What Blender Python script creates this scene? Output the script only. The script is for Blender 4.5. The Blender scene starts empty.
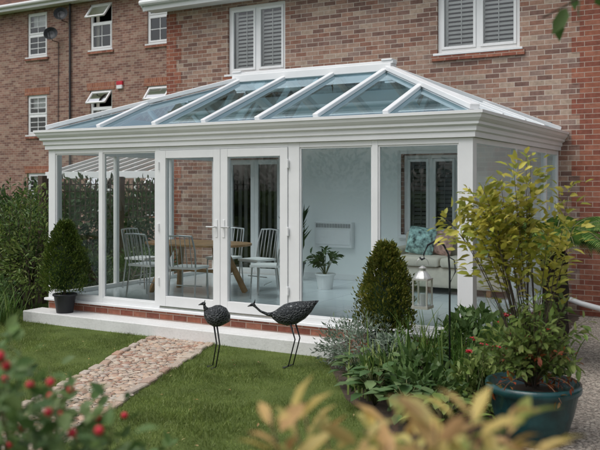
import bpy, math, random
import numpy as np
from mathutils import Vector, Matrix
random.seed(7); rng=np.random.default_rng(11)
scene=bpy.context.scene
col=scene.collection
# ------------------------------------------------------------------ materials
def newmat(name):
    m=bpy.data.materials.new(name); m.use_nodes=True
    nt=m.node_tree; nt.nodes.clear()
    out=nt.nodes.new('ShaderNodeOutputMaterial')
    return m,nt,out
def N(nt,t,**kw):
    n=nt.nodes.new(t)
    for k,v in kw.items(): setattr(n,k,v)
    return n
def math_(nt,op,a,b=None):
    n=N(nt,'ShaderNodeMath',operation=op)
    for i,v in enumerate((a,b)):
        if v is None: continue
        if isinstance(v,(int,float)): n.inputs[i].default_value=v
        else: nt.links.new(v,n.inputs[i])
    return n.outputs[0]
def ramp(nt,fac,cols,const=False):
    r=N(nt,'ShaderNodeValToRGB'); e=r.color_ramp.elements
    while len(e)<len(cols): e.new(0.5)
    for i,c in enumerate(cols):
        e[i].position=(i/len(cols) if const else i/max(1,len(cols)-1)); e[i].color=(*c,1)
    if const: r.color_ramp.interpolation='CONSTANT'
    nt.links.new(fac,r.inputs[0]); return r.outputs[0]
def mixc(nt,fac,a,b,mode='MIX'):
    n=N(nt,'ShaderNodeMix',data_type='RGBA',blend_type=mode)
    for i,v in ((0,fac),(6,a),(7,b)):
        if isinstance(v,(int,float)): n.inputs[i].default_value=v
        elif isinstance(v,tuple): n.inputs[i].default_value=(*v,1)
        else: nt.links.new(v,n.inputs[i])
    return n.outputs[2]
def bsdf(nt,out,color,rough=.5,metal=0.0,spec=.5):
    b=N(nt,'ShaderNodeBsdfPrincipled')
    if isinstance(color,tuple): b.inputs['Base Color'].default_value=(*color,1)
    else: nt.links.new(color,b.inputs['Base Color'])
    b.inputs['Roughness'].default_value=rough; b.inputs['Metallic'].default_value=metal
    b.inputs['Specular IOR Level'].default_value=spec
    nt.links.new(b.outputs[0],out.inputs[0]); return b
def noise(nt,scale,detail=4,coord=None,rough=.6):
    n=N(nt,'ShaderNodeTexNoise'); n.inputs['Scale'].default_value=scale; n.inputs['Detail'].default_value=detail
    n.inputs['Roughness'].default_value=rough
    if coord is None: coord=N(nt,'ShaderNodeTexCoord').outputs['Object']
    nt.links.new(coord,n.inputs['Vector']); return n.outputs[0]
def bump(nt,b,h,strength=.4,dist=.01):
    n=N(nt,'ShaderNodeBump'); n.inputs['Strength'].default_value=strength; n.inputs['Distance'].default_value=dist
    nt.links.new(h,n.inputs['Height']); nt.links.new(n.outputs[0],b.inputs['Normal'])
def plain(name,c,rough=.5,metal=0,var=.12,nscale=6,bstr=0,spec=.5):
    m,nt,out=newmat(name)
    nz=noise(nt,nscale)
    k=tuple(x*(1-var) for x in c); k2=tuple(min(1,x*(1+var)) for x in c)
    b=bsdf(nt,out,ramp(nt,nz,[k,k,k2,k2]),rough,metal,spec)
    if bstr: bump(nt,b,noise(nt,nscale*12),bstr,.01)
    return m
def mute(c,k):
    g=.35*c[0]+.45*c[1]+.2*c[2]; return tuple(x*(1-k)+g*k for x in c)
def brick(name,cols,mortar,bw=.225,bh=.075,mw=.045,mh=.13,dirt=.25,k=0.0):
    cols=[mute(c,k) for c in cols]
    m,nt,out=newmat(name)
    tc=N(nt,'ShaderNodeTexCoord').outputs['Object']
    s=N(nt,'ShaderNodeSeparateXYZ'); nt.links.new(tc,s.inputs[0])
    u=math_(nt,'ADD',s.outputs[0],s.outputs[1])
    zz=math_(nt,'DIVIDE',s.outputs[2],bh); row=math_(nt,'FLOOR',zz); fz=math_(nt,'FRACT',zz)
    odd=math_(nt,'MULTIPLY',math_(nt,'FLOORED_MODULO',row,2.0),.5)
    uu=math_(nt,'ADD',math_(nt,'DIVIDE',u,bw),odd); cc=math_(nt,'FLOOR',uu); fu=math_(nt,'FRACT',uu)
    cv=N(nt,'ShaderNodeCombineXYZ'); nt.links.new(cc,cv.inputs[0]); nt.links.new(row,cv.inputs[1])
    wn=N(nt,'ShaderNodeTexWhiteNoise',noise_dimensions='2D'); nt.links.new(cv.outputs[0],wn.inputs['Vector'])
    base=ramp(nt,wn.outputs[0],cols,True)
    nz=noise(nt,14,5,tc); base=mixc(nt,1.0,base,ramp(nt,nz,[(1-dirt,)*3,(1-dirt,)*3,(1.12,)*3,(1.12,)*3]),'MULTIPLY')
    mm=math_(nt,'MAXIMUM',math_(nt,'LESS_THAN',fu,mw),math_(nt,'LESS_THAN',fz,mh))
    c=mixc(nt,mm,base,mortar)
    big=noise(nt,.6,3,tc); c=mixc(nt,1.0,c,ramp(nt,big,[(.80,)*3,(.84,)*3,(1.08,)*3,(1.1,)*3]),'MULTIPLY')
    b=bsdf(nt,out,c,.85,0,.2)
    h=math_(nt,'ADD',math_(nt,'MULTIPLY',math_(nt,'SUBTRACT',1.0,mm),1.0),math_(nt,'MULTIPLY',noise(nt,60,3,tc),.4))
    bump(nt,b,h,.6,.008); return m
def leafmat(name,cols,trans=.3,rough=.45):
    m,nt,out=newmat(name)
    g=N(nt,'ShaderNodeNewGeometry')
    c=ramp(nt,g.outputs['Random Per Island'],cols)
    big=noise(nt,3.0,2); c=mixc(nt,1.0,c,ramp(nt,big,[(.6,)*3,(.7,)*3,(1.2,)*3,(1.3,)*3]),'MULTIPLY')
    b=bsdf(nt,out,c,rough,0,.35)
    t=N(nt,'ShaderNodeBsdfTranslucent'); nt.links.new(c,t.inputs[0])
    mx=N(nt,'ShaderNodeMixShader'); mx.inputs[0].default_value=trans
    nt.links.new(b.outputs[0],mx.inputs[1]); nt.links.new(t.outputs[0],mx.inputs[2]); nt.links.new(mx.outputs[0],out.inputs[0])
    return m
def glassmat(name,tint,base=.06,refl=(1,1,1),power=1.0,rough=0.0):
    m,nt,out=newmat(name)
    t=N(nt,'ShaderNodeBsdfTransparent'); t.inputs[0].default_value=(*tint,1)
    g=N(nt,'ShaderNodeBsdfGlossy'); g.inputs[0].default_value=(*refl,1); g.inputs['Roughness'].default_value=rough
    lw=N(nt,'ShaderNodeFresnel'); lw.inputs[0].default_value=1.5
    f=math_(nt,'MINIMUM',math_(nt,'ADD',math_(nt,'MULTIPLY',lw.outputs[0],power),base),1.0)
    mx=N(nt,'ShaderNodeMixShader'); nt.links.new(f,mx.inputs[0])
    nt.links.new(t.outputs[0],mx.inputs[1]); nt.links.new(g.outputs[0],mx.inputs[2]); nt.links.new(mx.outputs[0],out.inputs[0])
    return m
M={}
M['upvc']=plain('white_upvc',(.82,.83,.835),.36,0,.03,3)
M['upvc_in']=plain('white_paint',(.82,.83,.83),.6,0,.03,2)
M['brick']=brick('mixed_buff_brick',[(.35,.20,.145),(.42,.27,.20),(.31,.155,.11),(.45,.33,.25),(.22,.125,.10),(.39,.25,.19),(.32,.215,.175),(.39,.225,.16),(.26,.15,.12)],(.53,.46,.395),k=.08)
M['brick_far']=brick('neighbour_brick',[(.31,.17,.125),(.37,.215,.16),(.28,.14,.105),(.39,.255,.19),(.23,.12,.095)],(.44,.37,.31),k=.08)
M['brick_red']=brick('red_brick',[(.35,.125,.075),(.30,.10,.065),(.38,.15,.095),(.26,.09,.06)],(.44,.34,.28),k=.06)
M['soldier']=brick('soldier_brick',[(.36,.14,.08),(.30,.105,.065),(.38,.16,.10)],(.44,.35,.29),.075,.235,.13,.04)
M['tile']=brick('roof_tile',[(.16,.08,.06),(.20,.10,.07),(.13,.07,.055)],(.06,.04,.035),.17,.07,.03,.1)
M['glass']=glassmat('pane_glass',(.965,.985,.98),.01)
M['roofglass']=glassmat('blue_roof_glass',(.76,.91,.95),.17,(.74,.91,1.0),1.15)
M['winglass']=glassmat('window_glass',(.93,.96,.96),.04)
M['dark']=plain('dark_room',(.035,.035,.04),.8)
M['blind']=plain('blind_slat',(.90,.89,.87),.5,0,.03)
M['blind_dark']=plain('dark_blind_slat',(.22,.22,.22),.5)  # blinds that are dark grey themselves; heater slots use it too
M['plaster']=plain('interior_plaster',(.89,.92,.92),.7,0,.02,1)
def ledgemat():
    m,nt,out=newmat('painted_concrete')
    a=noise(nt,3,6); b_=noise(nt,40,4)
    c=mixc(nt,1.0,ramp(nt,a,[(.42,.42,.38),(.66,.66,.64),(.74,.74,.73),(.78,.78,.77)]),ramp(nt,b_,[(.75,)*3,(1,)*3,(1.05,)*3]),'MULTIPLY')
    b=bsdf(nt,out,c,.75,0,.3); bump(nt,b,b_,.3,.01); return m
M['ledge']=ledgemat()
M['metal']=plain('brushed_metal',(.6,.6,.6),.3,1)
M['silver']=plain('silver_lantern',(.62,.62,.60),.35,.7)
M['lead']=plain('lead_flashing',(.20,.21,.22),.6,.2,.2,6,.2)
M['pot']=plain('dark_pot',(.03,.032,.038),.45,0,.2,8)
M['bluepot']=plain('glazed_teal_pot',(.012,.06,.065),.25,0,.35,7,.1)
M['wood']=plain('oak_wood',(.34,.19,.09),.45,0,.25,9)
M['darkwood']=plain('weathered_wood',(.09,.06,.045),.8,0,.3,9,.2)
M['sofa']=plain('cream_fabric',(.62,.56,.47),.9,0,.06,10,.2)
M['cush']=plain('teal_pattern_fabric',(.30,.45,.43),.9,0,.8,14)
M['cush2']=plain('pink_fabric',(.55,.34,.30),.9,0,.5,14)
M['soil']=plain('soil',(.07,.05,.035),.95,0,.4,8,.8)
M['bark']=plain('bark',(.10,.075,.055),.9,0,.4,20,.8)
M['stem']=plain('green_stem',(.10,.11,.04),.7,0,.3,10)
M['redstem']=plain('red_stem',(.16,.08,.045),.7,0,.3,10)
M['fibre']=plain('fern_trunk_fibre',(.035,.022,.015),.95,0,.5,30,1)
M['berry']=plain('red_flower',(.55,.02,.04),.5)
def birdmat():
    m,nt,out=newmat('pierced_bronze')
    tc=N(nt,'ShaderNodeTexCoord').outputs['Object']
    v=N(nt,'ShaderNodeTexVoronoi',feature='DISTANCE_TO_EDGE'); v.inputs['Scale'].default_value=42; nt.links.new(tc,v.inputs['Vector'])
    e=math_(nt,'MINIMUM',math_(nt,'MULTIPLY',v.outputs[0],5.0),1.0)
    b=bsdf(nt,out,ramp(nt,e,[(.13,.14,.145),(.06,.065,.07),(.025,.028,.032)]),.42,.5,.5); bump(nt,b,e,.7,-.01); return m
M['birdmetal']=birdmat()
M['darkmetal']=plain('black_iron',(.03,.033,.036),.45,.5,.3,20,.3)
M['box_leaf']=leafmat('box_leaf',[(.045,.085,.014),(.085,.14,.022),(.16,.20,.035)])
M['box_leaf2']=leafmat('box_leaf_golden',[(.05,.075,.012),(.12,.145,.022),(.27,.25,.05)])
M['dark_leaf']=leafmat('dark_leaf',[(.02,.045,.013),(.045,.085,.025),(.08,.13,.04)])
M['mid_leaf']=leafmat('mid_leaf',[(.04,.09,.02),(.085,.155,.042),(.15,.23,.075)])
M['rose_leaf']=leafmat('rose_leaf',[(.05,.10,.03),(.10,.18,.05),(.19,.27,.09),(.08,.15,.05)])
M['lime_leaf']=leafmat('lime_leaf',[(.11,.18,.04),(.19,.27,.065),(.30,.35,.11)])
M['hosta_leaf']=leafmat('hosta_leaf',[(.07,.14,.05),(.12,.21,.08),(.20,.28,.12)])
M['silver_leaf']=leafmat('silver_leaf',[(.15,.22,.15),(.25,.32,.24),(.38,.44,.36)])
M['yellow_leaf']=leafmat('yellow_leaf',[(.32,.36,.05),(.50,.47,.08),(.64,.56,.12),(.24,.31,.06)],.35)
M['orange_leaf']=leafmat('orange_yellow_leaf',[(.52,.42,.12),(.62,.48,.16),(.64,.38,.18),(.30,.36,.10),(.58,.50,.18)],.35)
M['strap_leaf']=leafmat('strap_leaf',[(.06,.13,.025),(.11,.20,.04),(.20,.27,.06)])
M['fern_leaf']=leafmat('fern_leaf',[(.06,.14,.025),(.12,.23,.05),(.22,.31,.08)])
M['red_leaf']=leafmat('red_leaf',[(.25,.04,.02),(.35,.10,.03),(.12,.10,.03)])
M['grass']=leafmat('grass_blade',[(.12,.175,.04),(.19,.255,.06),(.28,.33,.10)],.3)
M['litter']=leafmat('fallen_leaf',[(.45,.34,.10),(.35,.20,.08),(.5,.45,.2)],.2)
def tilefloor():
    m,nt,out=newmat('pale_floor_tile')
    tc=N(nt,'ShaderNodeTexCoord').outputs['Object']
    bt=N(nt,'ShaderNodeTexBrick'); bt.offset=0; nt.links.new(tc,bt.inputs[0])
    bt.inputs['Scale'].default_value=1; bt.inputs['Brick Width'].default_value=.6; bt.inputs['Row Height'].default_value=.6
    bt.inputs['Mortar Size'].default_value=.004
    bt.inputs['Color1'].default_value=(.60,.65,.67,1); bt.inputs['Color2'].default_value=(.64,.69,.71,1); bt.inputs['Mortar'].default_value=(.40,.42,.43,1)
    bsdf(nt,out,bt.outputs[0],.18,0,.5); return m
M['floor']=tilefloor()
def groundmat(name,cols,s1,s2,bs=.5):
    m,nt,out=newmat(name)
    a=noise(nt,s1,5); b_=noise(nt,s2,4)
    f=math_(nt,'ADD',math_(nt,'MULTIPLY',a,.5),math_(nt,'MULTIPLY',b_,.5))
    f=math_(nt,'MULTIPLY',math_(nt,'SUBTRACT',f,.32),2.7)
    b=bsdf(nt,out,ramp(nt,f,cols),.95,0,.1); bump(nt,b,b_,bs,.02); return m
M['lawn']=groundmat('lawn_base',[(.06,.085,.022),(.10,.135,.038),(.15,.18,.055)],1.5,60)
M['ground']=groundmat('ground_grass',[(.03,.055,.012),(.05,.09,.02),(.08,.12,.03)],.8,12)
def stonemat(name,cols,scale,edge=(.10,.075,.055)):
    m,nt,out=newmat(name)
    tc=N(nt,'ShaderNodeTexCoord').outputs['Object']
    v=N(nt,'ShaderNodeTexVoronoi'); v.inputs['Scale'].default_value=scale; nt.links.new(tc,v.inputs['Vector'])
    s=N(nt,'ShaderNodeSeparateColor'); nt.links.new(v.outputs['Color'],s.inputs[0])
    v2=N(nt,'ShaderNodeTexVoronoi',feature='DISTANCE_TO_EDGE'); v2.inputs['Scale'].default_value=scale; nt.links.new(tc,v2.inputs['Vector'])
    e=math_(nt,'LESS_THAN',v2.outputs[0],.06)
    c=mixc(nt,e,ramp(nt,s.outputs[0],cols),edge)
    b=bsdf(nt,out,c,.85,0,.3); bump(nt,b,math_(nt,'MINIMUM',v2.outputs[0],.2),.8,.03); return m
SC=[(.50,.32,.23),(.58,.44,.33),(.44,.37,.31),(.64,.54,.43),(.36,.20,.14),(.58,.53,.46)]
M['path']=stonemat('path_stone',SC,16)
M['gravel']=stonemat('gravel_stone',[(.30,.27,.24),(.42,.38,.33),(.24,.21,.18),(.37,.33,.28)],45)
def islandmat(name,cols,rough=.8):
    m,nt,out=newmat(name); g=N(nt,'ShaderNodeNewGeometry')
    c=ramp(nt,g.outputs['Random Per Island'],cols); bsdf(nt,out,mixc(nt,1.0,c,ramp(nt,noise(nt,60),[(.7,)*3,(1.15,)*3]),'MULTIPLY'),rough,0,.3); return m
M['pebble']=islandmat('loose_stone',SC)
M['gpebble']=islandmat('gravel_pebble',[(.32,.27,.23),(.45,.39,.33),(.23,.20,.17),(.5,.45,.38)])
M['slab']=plain('paving_slab',(.27,.265,.26),.85,0,.25,5,.4)
# ------------------------------------------------------------------ mesh builder
def empty(name,loc=(0,0,0)):
    o=bpy.data.objects.new(name,None); o.empty_display_size=.2; o.location=(0,0,0); col.objects.link(o); return o
class B:
    def __init__(s): s.v=[]; s.f=[]; s.m=[]; s.mats=[]
    def mi(s,m):
        if m not in s.mats: s.mats.append(m)
        return s.mats.index(m)
    def add(s,vs,fs,m):
        o=len(s.v); s.v+= [tuple(x) for x in vs]; k=s.mi(m)
        for f in fs: s.f.append(tuple(o+i for i in f)); s.m.append(k)
    def box(s,x0,y0,z0,x1,y1,z1,m):
        if x0>x1:x0,x1=x1,x0
        if y0>y1:y0,y1=y1,y0
        if z0>z1:z0,z1=z1,z0
        s.add([(x0,y0,z0),(x1,y0,z0),(x1,y1,z0),(x0,y1,z0),(x0,y0,z1),(x1,y0,z1),(x1,y1,z1),(x0,y1,z1)],
          [(0,3,2,1),(4,5,6,7),(0,1,5,4),(1,2,6,5),(2,3,7,6),(3,0,4,7)],m)
    def quad(s,a,b,c,d,m): s.add([a,b,c,d],[(0,1,2,3)],m)
    def beam(s,p,q,w,h,m,up=(0,0,1)):
        p=Vector(p);q=Vector(q);d=(q-p).normalized();u=Vector(up)
        sd=d.cross(u).normalized()*w/2; up2=sd.cross(d).normalized()*h/2
        vs=[p-sd-up2,p+sd-up2,p+sd+up2,p-sd+up2,q-sd-up2,q+sd-up2,q+sd+up2,q-sd+up2]
        s.add(vs,[(0,1,2,3),(7,6,5,4),(0,4,5,1),(1,5,6,2),(2,6,7,3),(3,7,4,0)],m)
    def tube(s,pts,rad,m,n=8,flat=1.0,cap=True):
        pts=[Vector(p) for p in pts]; k=len(pts)
        if isinstance(rad,(int,float)): rad=[rad]*k
        ref=Vector((0,0,1)); vs=[];fs=[]
        for i,p in enumerate(pts):
            d=(pts[min(i+1,k-1)]-pts[max(i-1,0)]).normalized()
            r=ref if abs(d.dot(ref))<.95 else Vector((1,0,0))
            a=d.cross(r).normalized(); b=a.cross(d)
            for j in range(n):
                t=2*math.pi*j/n; vs.append(p+a*math.cos(t)*rad[i]*flat+b*math.sin(t)*rad[i])
        for i in range(k-1):
            for j in range(n):
                fs.append((i*n+j,i*n+(j+1)%n,(i+1)*n+(j+1)%n,(i+1)*n+j))
        if cap: fs.append(tuple(range(n))[::-1]); fs.append(tuple((k-1)*n+j for j in range(n)))
        s.add(vs,fs,m)
    def lathe(s,c,prof,m,n=24,jit=0):
        vs=[];fs=[]
        for (r,z) in prof:
            for j in range(n):
                t=2*math.pi*j/n; rr=r*(1+random.uniform(-jit,jit))
                vs.append((c[0]+rr*math.cos(t),c[1]+rr*math.sin(t),c[2]+z))
        for i in range(len(prof)-1):
            for j in range(n): fs.append((i*n+j,i*n+(j+1)%n,(i+1)*n+(j+1)%n,(i+1)*n+j))
        s.add(vs,fs,m)
    def build(s,name,parent=None,bevel=0,smooth=False,segs=1):
        me=bpy.data.meshes.new(name); me.from_pydata(s.v,[],s.f)
        for m in s.mats: me.materials.append(M[m])
        me.polygons.foreach_set('material_index',s.m)
        if smooth: me.polygons.foreach_set('use_smooth',[True]*len(s.f))
        me.update(); o=bpy.data.objects.new(name,me); col.objects.link(o)
        if parent: o.parent=parent
        if bevel:
            b=o.modifiers.new('bevel','BEVEL'); b.width=bevel; b.segments=segs; b.limit_method='ANGLE'
        return o
def trimesh(name,V,T,mat,parent=None,smooth=False):
    me=bpy.data.meshes.new(name); V=np.asarray(V,dtype=np.float32); T=np.asarray(T,dtype=np.int32)
    me.vertices.add(len(V)); me.vertices.foreach_set('co',V.ravel())
    me.loops.add(len(T)*3); me.loops.foreach_set('vertex_index',T.ravel())
    me.polygons.add(len(T)); me.polygons.foreach_set('loop_start',np.arange(0,len(T)*3,3,dtype=np.int32))
    me.update(calc_edges=True); me.validate()
    me.materials.append(M[mat])
    if smooth: me.polygons.foreach_set('use_smooth',[True]*len(T))
    o=bpy.data.objects.new(name,me); col.objects.link(o)
    if parent: o.parent=parent
    return o
def norm(a): return a/np.maximum(1e-9,np.linalg.norm(a,axis=1,keepdims=True))
SIMPLE=(np.array([[0,0,0],[.45,.5,.06],[1,0,-.05],[.45,-.5,.06]]),np.array([[0,1,2],[0,2,3]]))
RICH=(np.array([[0,0,0],[.22,.38,.07],[.6,.42,.05],[1,0,-.12],[.6,-.42,.05],[.22,-.38,.07],[.25,0,0],[.62,0,-.03]]),
      np.array([[0,1,6],[1,2,7],[1,7,6],[2,3,7],[0,6,5],[6,7,4],[6,4,5],[7,3,4]]))
def leaves(name,P,D,L,w,mat,parent=None,tpl=SIMPLE,upbias=0.0):
    P=np.asarray(P,float); D=norm(np.asarray(D,float)); n=len(P)
    L=np.asarray(L,float)*np.ones(n)
    up=np.zeros((n,3)); up[:,2]=1
    r=rng.normal(size=(n,3))*(1-upbias)+up*upbias*2
    S=norm(np.cross(D,r)); Nn=np.cross(S,D)
    tv,tt=tpl
    V=P[:,None,:]+L[:,None,None]*(tv[None,:,0,None]*D[:,None,:]+w*tv[None,:,1,None]*S[:,None,:]+tv[None,:,2,None]*Nn[:,None,:])
    k=len(tv); T=tt[None]+(np.arange(n)*k)[:,None,None]
    return trimesh(name,V.reshape(-1,3),T.reshape(-1,3),mat,parent)
def lump(d,seed,amp=.18):
    return 1+amp*(np.sin(d[:,0]*5+seed)+np.sin(d[:,1]*6+seed*2.1)+np.sin(d[:,2]*7+seed*1.3)+np.sin(d[:,0]*11+d[:,2]*9+seed))/2
def blob(c,R,n,seed=0,shell=.55,amp=.18):
    d=norm(rng.normal(size=(n,3)))
    r=(shell+(1-shell)*rng.random(n))*lump(d,seed,amp)
    P=np.array(c)+d*r[:,None]*np.array(R); D=norm(d+rng.normal(size=(n,3))*.6+np.array([0,0,.3]))
    return P,D
def shrub(name,base,blobs,dens,L,mat,w=.5,tpl=SIMPLE,stem='bark',tr=.03):
    b=B(); Ps=[];Ds=[]
    for i,(c,R) in enumerate(blobs):
        n=int(dens*(R[0]*R[1]+R[0]*R[2]+R[1]*R[2])*4)
        P,D=blob(c,R,n,seed=random.random()*9); Ps.append(P);Ds.append(D)
        mid=[(base[k]*.5+c[k]*.5)+random.uniform(-.08,.08) for k in range(3)]
        b.tube([base,mid,c],[tr,tr*.7,tr*.3],stem,6)
        for q in range(6):
            k=random.randrange(n); b.tube([mid,tuple((np.array(c)*.6+P[k]*.4)),tuple(P[k])],[tr*.4,tr*.25,.002],stem,5)
    P=np.vstack(Ps);D=np.vstack(Ds); keep=P[:,2]>-.29; P=P[keep];D=D[keep]
    o=b.build(name,smooth=True)
    leaves('leaves',P,D,L*rng.uniform(.6,1.2,len(P)),w,mat,o,tpl)
    return o
def curve(p0,p1,bend,n=8):
    p0=np.array(p0,float);p1=np.array(p1,float);mid=(p0+p1)/2+np.array(bend)
    t=np.linspace(0,1,n)[:,None]; return (1-t)**2*p0+2*t*(1-t)*mid+t**2*p1
def sprigs(name,specs,L,w,mat,stem='stem',tpl=RICH,r=.004,spread=.02,start=.3,per=30,upb=.5,parent=None,bias=.8):
    b=B();Ps=[];Ds=[]
    for (p0,p1,bend) in specs:
        C=curve(p0,p1,bend,10); b.tube([tuple(c) for c in C],list(np.linspace(r*1.5,r*.4,10)),stem,5)
        for q in range(per):
            t=start+(1-start)*(q/per)**bias
            x=t*9;i=min(8,int(x));f=x-i;p=C[i]*(1-f)+C[i+1]*f; tan=C[i+1]-C[i];tan/=np.linalg.norm(tan)
            sd=np.cross(tan,rng.normal(size=3)); sd/=np.linalg.norm(sd)
            Ps.append(p+sd*spread*random.random()); Ds.append(sd*1.0+tan*random.uniform(.2,.9)+np.array([0,0,random.uniform(-.3,.3)]))
    o=b.build(name,parent,smooth=True)
    leaves('leaves',Ps,Ds,L*rng.uniform(.6,1.15,len(Ps)),w,mat,o,tpl,upb)
    return o,Ps
# ------------------------------------------------------------------ world
w=bpy.data.worlds.new("World"); scene.world=w; w.use_nodes=True; nt=w.node_tree
sky=nt.nodes.new('ShaderNodeTexSky'); sky.sky_type='NISHITA'; sky.sun_disc=False
sdir=Vector((-.25,-.5,1.0)).normalized()
sky.sun_elevation=math.asin(sdir.z); sky.sun_rotation=math.atan2(sdir.x,sdir.y)
sky.dust_density=3; sky.air_density=1
hs=nt.nodes.new('ShaderNodeHueSaturation'); hs.inputs['Saturation'].default_value=.3
nt.links.new(sky.outputs[0],hs.inputs['Color']); nt.links.new(hs.outputs[0],nt.nodes['Background'].inputs[0])
nt.nodes['Background'].inputs[1].default_value=.15
sl=bpy.data.lights.new('sun','SUN'); sl.energy=1.4; sl.angle=math.radians(45); sl.color=(1,.975,.94)
so=bpy.data.objects.new('sun',sl); so.rotation_euler=sdir.to_track_quat('Z','Y').to_euler(); so.location=(0,-10,15); col.objects.link(so)
# ------------------------------------------------------------------ ground
GZ=-.30
def sheet(name,pts,z,mat):
    b=B(); b.add([(x,y,z) for x,y in pts],[tuple(range(len(pts)))],mat); return b.build(name)
sheet('ground',[(-200,-200),(200,-200),(200,200),(-200,200)],GZ-.004,'ground')
sheet('lawn',[(-9,-12),(9.5,-12),(9.5,-3.3),(4.5,-.3),(-9,.3)],GZ,'lawn')
path_poly=[(2.25,-.36),(2.5,-1.1),(2.82,-1.9),(3.15,-2.8),(3.55,-3.9),(5.2,-9),(6.2,-9),(4.4,-3.9),(4.0,-2.9),(3.62,-1.9),(3.42,-1.2),(3.1,-.36)]
sheet('stone_path',path_poly,GZ+.008,'path')
bed=[(4.75,-.02),(4.72,-.45),(5.0,-.84),(5.65,-1.8),(6.5,-2.6),(7.2,-3.1),(7.9,-3.1),(7.25,-.2),(6.6,4),(6.3,4),(6.3,-.02)]
sheet('flower_bed',bed,GZ+.004,'soil')
grav=[(6.55,4),(6.8,.8),(7.25,-1.2),(7.5,-3.4),(9.5,-3.6),(9.5,-1.5),(9.0,4)]
sheet('gravel',grav,GZ+.008,'gravel')
b=B(); 
for i in range(9):
    for j in range(2):
        x=7.85-i*.085+j*.46; y=-2.1+i*.61
        b.box(x+.01*random.random(),y,GZ,x+.45,y+.595,GZ+.035+random.uniform(-.006,.006),'slab')
b.build('paving',bevel=.006)
def inpoly(P,poly):
    x=P[:,0];y=P[:,1];ins=np.zeros(len(P),bool);n=len(poly)
    for i in range(n):
        x1,y1=poly[i];x2,y2=poly[(i+1)%n]
        c=((y1>y)!=(y2>y))&(x<(x2-x1)*(y-y1)/((y2-y1) if y2!=y1 else 1e-9)+x1); ins^=c
    return ins
def grasspatch(x0,x1,y0,y1,d):
    n=int((x1-x0)*(y1-y0)*d); P=np.stack([rng.uniform(x0,x1,n),rng.uniform(y0,y1,n),np.full(n,GZ-.002)],1)
    J=P+rng.normal(size=P.shape)*.025
    k=~inpoly(J,path_poly)&~inpoly(J,bed)&~inpoly(P,grav)&~((P[:,0]>-.14)&(P[:,0]<4.78)&(P[:,1]>-.37))&~((P[:,0]>-.1)&(P[:,1]>-.1))
    return P[k]
P=np.vstack([grasspatch(-.5,7.6,-5.2,-.35,5200),grasspatch(-4,0,-4,2,1800)])
pat=.75+.35*np.sin(P[:,0]*2.1+np.sin(P[:,1]*1.7))*np.sin(P[:,1]*2.7)+.15*np.sin(P[:,0]*9+P[:,1]*4)*np.sin(P[:,1]*11)
D=rng.normal(size=(len(P),3))*.5; D[:,2]=1
gt=(np.array([[0,.5,0],[0,-.5,0],[.6,0.3,.08],[1,0,.2]]),np.array([[0,1,2],[2,1,3]]))
LAWN=bpy.data.objects['lawn']
leaves('grass',P,D,.044*rng.uniform(.5,1.3,len(P))*pat,.12,'grass',LAWN,gt)
n=200; P=np.stack([rng.uniform(0,6.8,n),rng.uniform(-4.8,-.4,n),np.full(n,GZ+.035)],1); P=P[~inpoly(P,bed)]
D=rng.normal(size=(len(P),3)); D[:,2]*=.15
leaves('fallen_leaves',P,D,.03*rng.uniform(.5,1.3,len(P)),.55,'litter',LAWN,RICH,.8)
def pebbles(name,poly,n,s,mat,z,parent):
    xs=[p[0] for p in poly];ys=[p[1] for p in poly]
    P=np.stack([rng.uniform(min(xs),max(xs),n),rng.uniform(max(-5.5,min(ys)),max(ys),n),np.full(n,z)],1); P=P[inpoly(P+rng.normal(size=P.shape)*.02,poly)]; n=len(P)
    base=np.array([[1,0,.1],[.6,.8,.05],[-.4,.9,.1],[-1,.1,.05],[-.5,-.8,.1],[.5,-.85,.05],[.55,.05,.5],[-.1,.5,.5],[-.45,-.3,.5]])
    T=np.array([[0,1,6],[1,7,6],[1,2,7],[2,3,7],[3,8,7],[3,4,8],[4,5,8],[5,6,8],[5,0,6],[6,7,8]])
    a=rng.uniform(0,6.28,n); sz=s*rng.uniform(.5,1.5,n)
    V=base[None]*np.stack([sz,sz*rng.uniform(.6,1,n),sz*rng.uniform(.3,.7,n)],1)[:,None,:]
    c,s_=np.cos(a)[:,None],np.sin(a)[:,None]
    V2=np.stack([V[...,0]*c-V[...,1]*s_,V[...,0]*s_+V[...,1]*c,V[...,2]],2)+P[:,None,:]
    TT=T[None]+(np.arange(n)*9)[:,None,None]; trimesh(name,V2.reshape(-1,3),TT.reshape(-1,3),mat,parent)
SP=bpy.data.objects['stone_path']
pebbles('loose_stones',path_poly,6000,.036,'pebble',GZ+.009,SP)
pebbles('pebbles',grav,52000,.014,'gpebble',GZ+.009,bpy.data.objects['gravel'])
b=B()
for edge in (path_poly[0:5],path_poly[7:12]):
    for p,q in zip(edge[:-1],edge[1:]):
        L=math.dist(p,q); k=max(1,int(L/.2))
        for i in range(k):
            t=(i+.5)/k; x=p[0]+(q[0]-p[0])*t+random.uniform(-.02,.02); y=p[1]+(q[1]-p[1])*t
            if y>-.42: continue
            a=math.atan2(q[1]-p[1],q[0]-p[0])+random.uniform(-.15,.15); h=random.uniform(.07,.1)
            b.beam((x-h*math.cos(a),y-h*math.sin(a),GZ+.01),(x+h*math.cos(a),y+h*math.sin(a),GZ+.012),random.uniform(.07,.11),.045+random.uniform(-.015,.012),'pebble')
b.build('edging_stones',SP,bevel=.01)
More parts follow.
